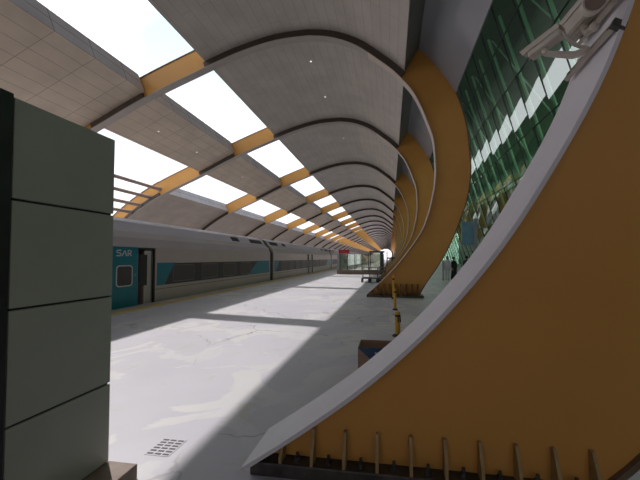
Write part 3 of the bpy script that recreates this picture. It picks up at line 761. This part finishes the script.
def skin_obj(name, verts, edges, rad, mat, parent, sub=2):
    me = bpy.data.meshes.new(name); off = wloc(parent)
    me.from_pydata([Vector(v) for v in verts], edges, [])
    o = bpy.data.objects.new(name, me); COL.objects.link(o); o.parent = parent
    me.materials.append(mat)
    md = o.modifiers.new('skin', 'SKIN'); md.use_smooth_shade = True
    sv = me.skin_vertices[0].data if me.skin_vertices else None
    if sv is None:
        bm = bmesh.new(); bm.from_mesh(me); bm.verts.layers.skin.verify(); bm.to_mesh(me); bm.free(); sv = me.skin_vertices[0].data
    for i, q in enumerate(rad):
        sv[i].radius = (q, q) if not isinstance(q, tuple) else q; sv[i].use_root = (i == 0)
    s2 = o.modifiers.new('sub', 'SUBSURF'); s2.levels = sub; s2.render_levels = sub
    return o
def person(x, y, rz, h, lab, robe, head_cover, step=.1, trousers=None):
    r = empty('person', (x, y, 0), lab, 'person', 'people waiting beyond the second rib'); r.rotation_euler.z = rz
    k = h/1.75
    V = [(0, 0, .95), (0, 0, 1.15), (0, 0, 1.36), (0, .0, 1.47), (0, .0, 1.53), (0, -.015, 1.63), (0, -.01, 1.71)]
    E = [(0, 1), (1, 2), (2, 3), (3, 4), (4, 5), (5, 6)]
    Rr = [(.15, .11), (.13, .10), (.16, .10), .055, .052, (.078, .095), .055]
    for s in (-1, 1):
        b = len(V)
        V += [(s*.17, 0, 1.40), (s*.22, .02, 1.13), (s*.21, -.07, .90), (s*.205, -.10, .82)]
        E += [(2, b), (b, b+1), (b+1, b+2), (b+2, b+3)]; Rr += [.06, .045, .03, .034]
        for f in range(4):
            q = len(V); dx = (f-1.5)*.017
            V += [(s*.205, -.10+dx, .77), (s*.198, -.105+dx, .735-.008*(f in (1, 2)))]; E += [(b+3, q), (q, q+1)]; Rr += [.009, .007]
        q = len(V); V += [(s*.20, -.135, .80), (s*.193, -.145, .765)]; E += [(b+3, q), (q, q+1)]; Rr += [.010, .008]
        b = len(V)
        V += [(s*.10, 0, .90), (s*.105, -s*step, .50), (s*.105, -s*step*1.2, .09), (s*.11, -s*step*1.2-.12, .04)]
        E += [(0, b), (b, b+1), (b+1, b+2), (b+2, b+3)]; Rr += [.09, .062, .045, .035]
    V = [(a*k, b*k, c*k) for a, b, c in V]
    Rr = [tuple(t*k for t in q) if isinstance(q, tuple) else q*k for q in Rr]
    skin_obj('body', V, E, Rr, M['skin'], r, 2)
    # clothing: robe or shirt + trousers
    cl = MB(); R3 = Vector((x, y, 0))
    def ringed(levels, n=20):
        m = MB()
        for i, (z, a, b) in enumerate(levels):
            for j in range(n):
                t = 2*PI*j/n; w = 1+.04*math.sin(5*t)*(z < .8)
                m.v.append(R3+Vector((a*math.cos(t)*w, b*math.sin(t)*w, z))*k)
        for i in range(len(levels)-1):
            for j in range(n):
                j2 = (j+1) % n; m.f.append((i*n+j, i*n+j2, (i+1)*n+j2, (i+1)*n+j)); m.uv.append([(0, 0)]*4); m.mi.append(0)
        return m
    if trousers is None:
        ringed([(.06, .24, .22), (.5, .21, .18), (.9, .20, .15), (1.1, .175, .135), (1.35, .20, .13), (1.43, .16, .11), (1.49, .075, .075)]).build('robe', robe, r, smooth=True)
    else:
        ringed([(.84, .185, .14), (1.1, .165, .13), (1.35, .19, .125), (1.43, .155, .105), (1.49, .07, .07)]).build('shirt', robe, r, smooth=True)
        tv = [(0, 0, .95)]; te = []; tr = [.14]
        for s in (-1, 1):
            b = len(tv); tv += [(s*.10, 0, .88), (s*.105, -s*step, .5), (s*.105, -s*step*1.2, .1)]; te += [(0, b), (b, b+1), (b+1, b+2)]; tr += [.10, .08, .07]
        skin_obj('trousers', [(a*k, b*k, c*k) for a, b, c in tv], te, [q*k for q in tr], trousers, r, 1)
    sv = [(0, 0, 1.36)]; se = []; sr = [.10]
    for s in (-1, 1):
        b = len(sv); sv += [(s*.17, 0, 1.40), (s*.22, .02, 1.13), (s*.212, -.06, .93)]; se += [(0, b), (b, b+1), (b+1, b+2)]; sr += [.075, .06, .05]
    skin_obj('sleeves', [(a*k, b*k, c*k) for a, b, c in sv], se, [q*k for q in sr], robe, r, 1)
    m = MB(); n = 20
    m.ball(R3+Vector((0, .012, 1.655))*k, .098*k, .115*k, .115*k, 20, 12)
    # open the face side
    keep = []
    for f in m.f:
        c = sum((m.v[i] for i in f), Vector())/len(f)-R3-Vector((0, .012, 1.655))*k
        if not (c.y < -.03*k and c.z < .05*k): keep.append(f)
    m.uv = [[(0, 0)]*4]*len(keep); m.mi = [0]*len(keep); m.f = keep
    m.build('head_scarf' if head_cover else 'hair', M['black'] if head_cover else M['hair'], r, smooth=True)
    m = MB(); m.ball(R3+Vector((0, -.118, 1.635))*k, .014*k, .02*k, .024*k, 8, 6)
    for s in (-1, 1): m.ball(R3+Vector((s*.034, -.097, 1.665))*k, .012*k, .008*k, .007*k, 8, 6, mi=1)
    m.ball(R3+Vector((0, -.102, 1.588))*k, .024*k, .008*k, .007*k, 8, 6, mi=2)
    m.build('face_features', [M['skin'], M['hair'], M['maroon']], r, smooth=True)
    return r
person(4.05, 22.2, -.4, 1.72, 'person in pale shirt and trousers beside the slim grey post', M['pale'], False, .1, M['pale'])
person(4.55, 22.4, .5, 1.66, 'person in black robe, left of the dark-clothed group', M['black'], True)
person(5.0, 18.9, -.2, 1.70, 'person in black robe in the middle of the dark-clothed group', M['black'], True)
person(4.72, 23.4, 1.2, 1.68, 'person in black robe, standing just behind the left black robe', M['black'], True)
person(5.45, 22.5, 2.6, 1.75, 'person in navy shirt and dark trousers at the right of the group', M['navy'], False, .05, M['black'])

# ------------------------------------------------------------------ world, sun, camera
w = bpy.data.worlds.new('World'); S.world = w; w.use_nodes = True
nt = w.node_tree; nt.nodes.clear(); L = nt.links.new; N = nt.nodes.new
out = N('ShaderNodeOutputWorld'); bg = N('ShaderNodeBackground'); L(bg.outputs[0], out.inputs[0])
tc = N('ShaderNodeTexCoord')
sp = N('ShaderNodeSeparateXYZ'); L(tc.outputs['Generated'], sp.inputs[0])
g = N('ShaderNodeValToRGB'); e = g.color_ramp.elements
e[0].position = 0; e[0].color = (.88, .84, .90, 1); e[1].position = .7; e[1].color = (.42, .62, .70, 1)
L(sp.outputs['Z'], g.inputs[0])
n = N('ShaderNodeTexNoise'); n.inputs['Scale'].default_value = 3.2; n.inputs['Detail'].default_value = 6; n.inputs['Distortion'].default_value = .5
mp = N('ShaderNodeMapping'); mp.inputs['Scale'].default_value = (1, 1, 2.2); L(tc.outputs['Generated'], mp.inputs[0]); L(mp.outputs[0], n.inputs['Vector'])
cr = N('ShaderNodeValToRGB'); e = cr.color_ramp.elements
e[0].position = .40; e[0].color = (0, 0, 0, 1); e[1].position = .60; e[1].color = (1, 1, 1, 1)
L(n.outputs['Fac'], cr.inputs[0])
mx = N('ShaderNodeMix'); mx.data_type = 'RGBA'; L(cr.outputs[0], mx.inputs['Factor']); L(g.outputs[0], mx.inputs['A']); mx.inputs['B'].default_value = (.94, .875, .945, 1)
L(mx.outputs['Result'], bg.inputs['Color']); bg.inputs['Strength'].default_value = 1.06

sd = bpy.data.lights.new('sun', 'SUN'); sd.energy = 1.82; sd.angle = math.radians(.6); sd.color = (1, .965, .94)
so = bpy.data.objects.new('sun', sd); COL.objects.link(so)
so.rotation_euler = Vector((.636, -.51, -1)).to_track_quat('-Z', 'Y').to_euler()
so.location = (-30, 40, 50)

cd = bpy.data.cameras.new('camera'); co = bpy.data.objects.new('camera', cd); COL.objects.link(co); S.camera = co
YAW, PIT = math.radians(8), math.radians(1.5)
cd.sensor_width = 36; cd.sensor_fit = 'HORIZONTAL'; cd.lens = 36*300/640
co.location = (0, 0, 1.6); co.rotation_euler = (PI/2+PIT, 0, YAW)
cd.shift_x = -27.823/640; cd.shift_y = 10.144/640
cd.clip_start = .05; cd.clip_end = 1000

S.view_settings.view_transform = 'Standard'; S.view_settings.look = 'None'; S.view_settings.gamma = 1
S.view_settings.use_curve_mapping = False; S.view_settings.exposure = 0.74
S.cycles.use_denoising = True
S.cycles.max_bounces = 10; S.cycles.diffuse_bounces = 5; S.cycles.glossy_bounces = 4; S.cycles.transparent_max_bounces = 12
